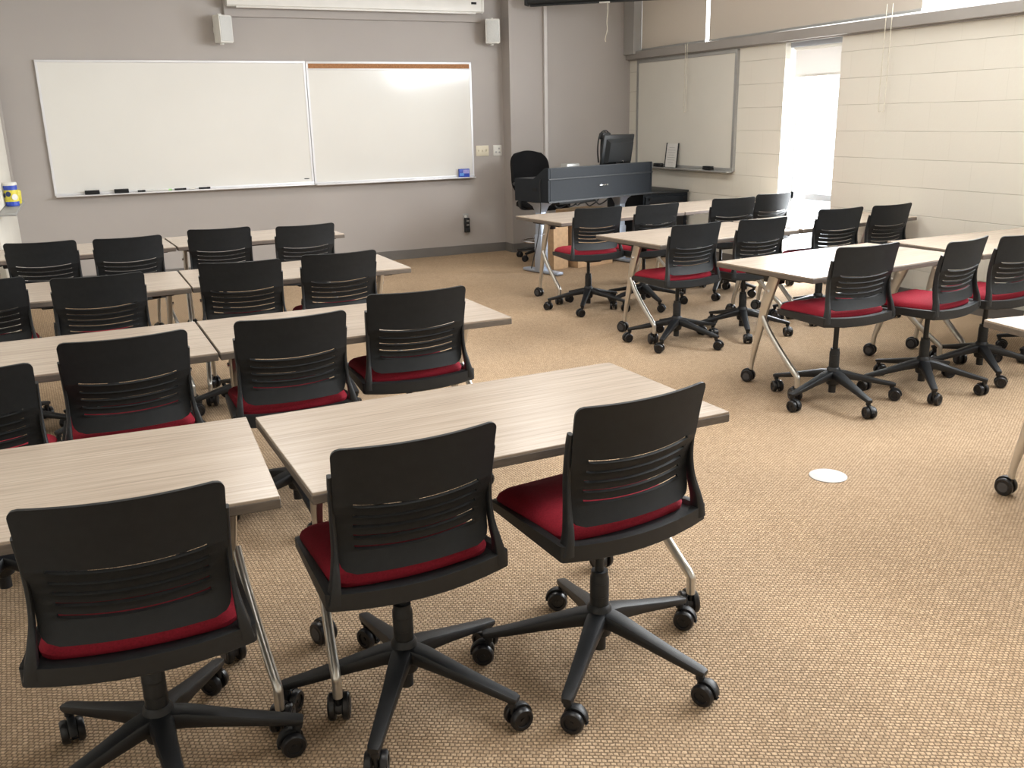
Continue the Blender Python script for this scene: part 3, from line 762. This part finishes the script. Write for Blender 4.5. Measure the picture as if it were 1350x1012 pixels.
# cabinet by the block wall
t = empty('equipment_cabinet', (5.66, 8.72, 0), R(2)); tag(t, 'low black equipment cabinet between the lectern desk and the block wall', 'cabinet')
MB().box((0, 0, .36), (.58, .70, .66), bevel=.004).box((0, 0, .015), (.52, .62, .03)).build('cabinet_body', M['lectern'], t, smooth=False)
MB().box((0, 0, .70), (.60, .72, .022), bevel=.004).build('cabinet_top', M['black'], t)
d = MB().box((0, -.36, .36), (.54, .02, .60), bevel=.003).build('cabinet_door', M['lectern'], t, smooth=False)
MB().box((0, -.372, .35), (.44, .006, .50)).build('door_panel', M['glassblack'], d, smooth=False)
for sx in (-.22, .22): MB().cyl((sx, -.37, .635), (sx, -.385, .635), .012, n=12).build('door_lock', M['felt'], d)
# cardboard boxes under the desk
def carton(loc, d, rz, label, flaps=True):
    o = MB().box((0, 0, d[2] / 2), d, bevel=.003).build('cardboard_box', M['card'], loc=loc, smooth=False); o.rotation_euler.z = rz
    MB().box((0, 0, d[2] + .001), (d[0] * .98, d[1] * .96, .006)).build('box_flap', M['cardlight'], o, smooth=False)
    MB().box((0, 0, d[2] + .0045), (d[0] * .98, .05, .002)).build('packing_tape', M['cardlight'], o, smooth=False)
    tag(o, label, 'box', 'cardboard boxes under the lectern'); return o
carton(at(.86, .42), (.50, .34, .575), R(14), 'tall tan cardboard box standing under the lectern desk')
carton(at(.46, .46), (.20, .24, .47), R(14), 'narrow cardboard box beside the pale lectern leg')

# ------------------------------------------------------------------ teacher's stool
t = empty('drafting_stool', (4.54, 9.05, 0), R(188)); tag(t, 'tall black mesh-back drafting stool with foot ring behind the lectern', 'stool')
b = MB().lathe((0, 0, 0), [(.025, .06), (.04, .07), (.04, .13), (.03, .15)], n=20)
for k in range(5):
    a = 2 * PI * k / 5 + .3; dd = Vector((math.cos(a), math.sin(a), 0))
    b.sweep([dd * .02 + Vector((0, 0, .115)), dd * .15 + Vector((0, 0, .105)), dd * .30 + Vector((0, 0, .085))], [(.026, .02), (.022, .016), (.016, .011)], n=12, power=4)
base = b.build('base', M['black'], t)
for k in range(5):
    a = 2 * PI * k / 5 + .3; caster_parts(base, (math.cos(a) * .29, math.sin(a) * .29, 0), a * 2.1)
b = MB().cyl((0, 0, .13), (0, 0, .36), .026).cyl((0, 0, .35), (0, 0, .56), .015); b.build('gas_lift', M['black'], t)
b = MB(); N = 40
ring = [(.23 * math.cos(2 * PI * i / N), .23 * math.sin(2 * PI * i / N), .20) for i in range(N + 1)]
b.sweep(ring, (.011, .011), n=10, caps=False)
for k in range(3):
    a = 2 * PI * k / 3; b.cyl((.025 * math.cos(a), .025 * math.sin(a), .20), (.23 * math.cos(a), .23 * math.sin(a), .20), .008, n=8)
b.build('foot_ring', M['chrome'], t)
c = MB()
c.loft([[(x, y, z - (.02 * max(0, (y - .1)) / .15)) for x, y in rrect(.24, .235, -.22, .25, .09, inset=i_)] for i_, z in ((.03, .555), (0, .575), (0, .61), (.02, .63), (.06, .64), (.12, .642))], True)
c.build('seat', M['mesh'], t)
MB().box((0, -.02, .548), (.16, .22, .03), bevel=.01).build('seat_mechanism', M['black'], t)
b = MB(); rows_ = []
for j in range(13):
    k = j / 12; z = .70 + .42 * k
    hw_ = .25 * (1 - abs(2 * k - 1.05) ** 4 * .32)
    rows_.append([(hw_ * (2 * i / 16 - 1), -.25 - .03 * k - .05 * (1 - (2 * i / 16 - 1) ** 2) + .03 * math.sin(k * PI), z + (.03 * (1 - (2 * i / 16 - 1) ** 2) * (k - .3))) for i in range(17)])
b.loft(rows_, False, closed=False); bmesh.ops.recalc_face_normals(b.bm, faces=b.bm.faces); bmesh.ops.solidify(b.bm, geom=b.bm.faces[:], thickness=.035)
b.build('backrest', M['mesh'], t, angle=60)
MB().sweep(catmull([(0, -.12, .55), (0, -.27, .56), (0, -.325, .64), (0, -.33, .80)], 5), (.03, .010), up=(0, 1, 0), n=10, power=3).build('back_bar', M['black'], t)
for s in (-1, 1):
    MB().sweep(catmull([(s * .10, 0, .55), (s * .25, -.02, .555), (s * .275, -.03, .62), (s * .275, -.03, .80)], 5), (.012, .02), up=(0, 1, 0), n=10, power=3).build('arm_post', M['black'], t)
    MB().box((s * .275, 0, .815), (.07, .25, .03), bevel=.012).build('arm_pad', M['black'], t)

# ------------------------------------------------------------------ floor plate, tub on the left ledge
o = MB().lathe((2.735, 2.76, 0), [(.078, 0.0), (.078, .003), (.074, .005), (.001, .0055)], n=40).build('floor_box_cover', M['plate'])
tag(o, 'round pale metal cover plate set flat in the open carpet aisle', 'floor cover')
XS = XL + .58
# board with dark tray on the left stub wall
t = empty('wall_panel', (XS, 8.55, .9)); tag(t, 'pale panel with a dark ledge on the wall beside the grey front wall', 'panel')
MB().box((.004, .12, .60), (.008, 2.0, 1.18), bevel=.003).build('panel_face', M['creamplain'], t, smooth=False)
MB().box((.012, 1.235, .60), (.024, .03, 1.2), bevel=.003).build('panel_edge', M['frontwall'], t, smooth=False)
MB().box((.06, -.2, -.006), (.12, 1.3, .022), bevel=.004).build('ledge', M['greyframe'], t)
t = empty('wipes_tub', (XS + .065, 8.42, .906)); tag(t, 'blue and yellow wipes tub with a white lid on the dark ledge', 'tub')
MB().lathe((0, 0, 0), [(.046, 0), (.05, .004), (.05, .16)], n=28).build('tub_body', M['blue'], t)
MB().lathe((0, 0, 0), [(.0506, .035), (.0506, .125)], n=28).build('label_band', M['yellow'], t)
MB().lathe((0, 0, .16), [(.052, 0), (.052, .018), (.046, .024), (.001, .025)], n=28).build('lid', M['whiteplastic'], t)
for a, z, r_ in ((250, .095, .02), (300, .07, .024), (205, .085, .018)):
    d_ = Vector((math.cos(R(a)), math.sin(R(a)), 0))
    MB().lathe(d_ * .0495 + Vector((0, 0, z)), [(r_, 0), (r_, .0025), (.001, .003)], n=18, ax=d_).build('label_patch', M['navy'] if a != 300 else M['paper'], t)
o = MB().box((0, 0, .06), (.10, .05, .12), bevel=.018).build('wipes_packet', M['yellow'], loc=(XS + .075, 8.57, .906)); o.rotation_euler = (R(8), 0, R(30))
MB().box((-.02, -.0255, .07), (.04, .002, .06)).build('printed_patch', M['blue'], o, smooth=False)
tag(o, 'yellow and blue soft packet leaning behind the wipes tub', 'packet')

# ------------------------------------------------------------------ light
w = bpy.data.worlds.new('World'); scene.world = w; w.use_nodes = True
bg = w.node_tree.nodes['Background']; bg.inputs['Color'].default_value = (.90, .95, 1.0, 1); bg.inputs['Strength'].default_value = 3.0
def area(name, loc, rot, sx, sy, power, col=(1, 1, 1), portal=False):
    l = bpy.data.lights.new(name, 'AREA'); l.shape = 'RECTANGLE'; l.size = sx; l.size_y = sy; l.energy = power; l.color = col
    if portal: l.cycles.is_portal = True
    o = bpy.data.objects.new(name, l); COL.objects.link(o); o.location = loc; o.rotation_euler = rot; return o
# daylight through the clerestory and the slot window (facing into the room, -X)
DAY = (.93, .97, 1.0)
area('daylight', (XR + .236, 2.9, 2.56), (0, R(90), 0), .70, 5.0, 440, DAY)
area('daylight', (XR + .236, 7.45, 2.56), (0, R(90), 0), .70, 3.9, 260, DAY)
area('daylight', (XR + .236, (WY0 + WY1) / 2, 1.1), (0, R(90), 0), 1.96, .68, 130, DAY)
# unseen fill lights added under the ceiling to brighten the room
for y in (1.8, 4.5, 7.0):
    for x in (1.1, 3.5):
        area('ceiling_fill', (x, y, ZC - .02), (0, 0, 0), .6, 1.2, 24, (1, .975, .93))

# ------------------------------------------------------------------ camera
yaw, pitch, roll, F = -0.42793669, 0.28275712, -0.0216675, 1208.247
cy, sy = math.cos(yaw), math.sin(yaw)
r_, f_, u_ = Vector((cy, sy, 0)), Vector((-sy, cy, 0)), Vector((0, 0, 1))
cp, sp = math.cos(pitch), math.sin(pitch)
f2 = f_ * cp - u_ * sp; u2 = f_ * sp + u_ * cp
cr, sr = math.cos(roll), math.sin(roll)
r3 = r_ * cr + u2 * sr; u3 = -r_ * sr + u2 * cr
cam = bpy.data.cameras.new('camera'); co = bpy.data.objects.new('camera', cam); COL.objects.link(co)
Mx = Matrix((r3, u3, -f2)).transposed().to_4x4(); Mx.translation = Vector((0, 0, 1.5)); co.matrix_world = Mx
cam.sensor_fit = 'HORIZONTAL'; cam.sensor_width = 36; cam.lens = F * 36 / 1350; cam.clip_start = .05
scene.camera = co
scene.view_settings.view_transform = 'Standard'; scene.view_settings.look = 'None'
scene.view_settings.exposure = 0.12
scene.cycles.max_bounces = 8; scene.cycles.diffuse_bounces = 5
scene.cycles.sample_clamp_indirect = 6
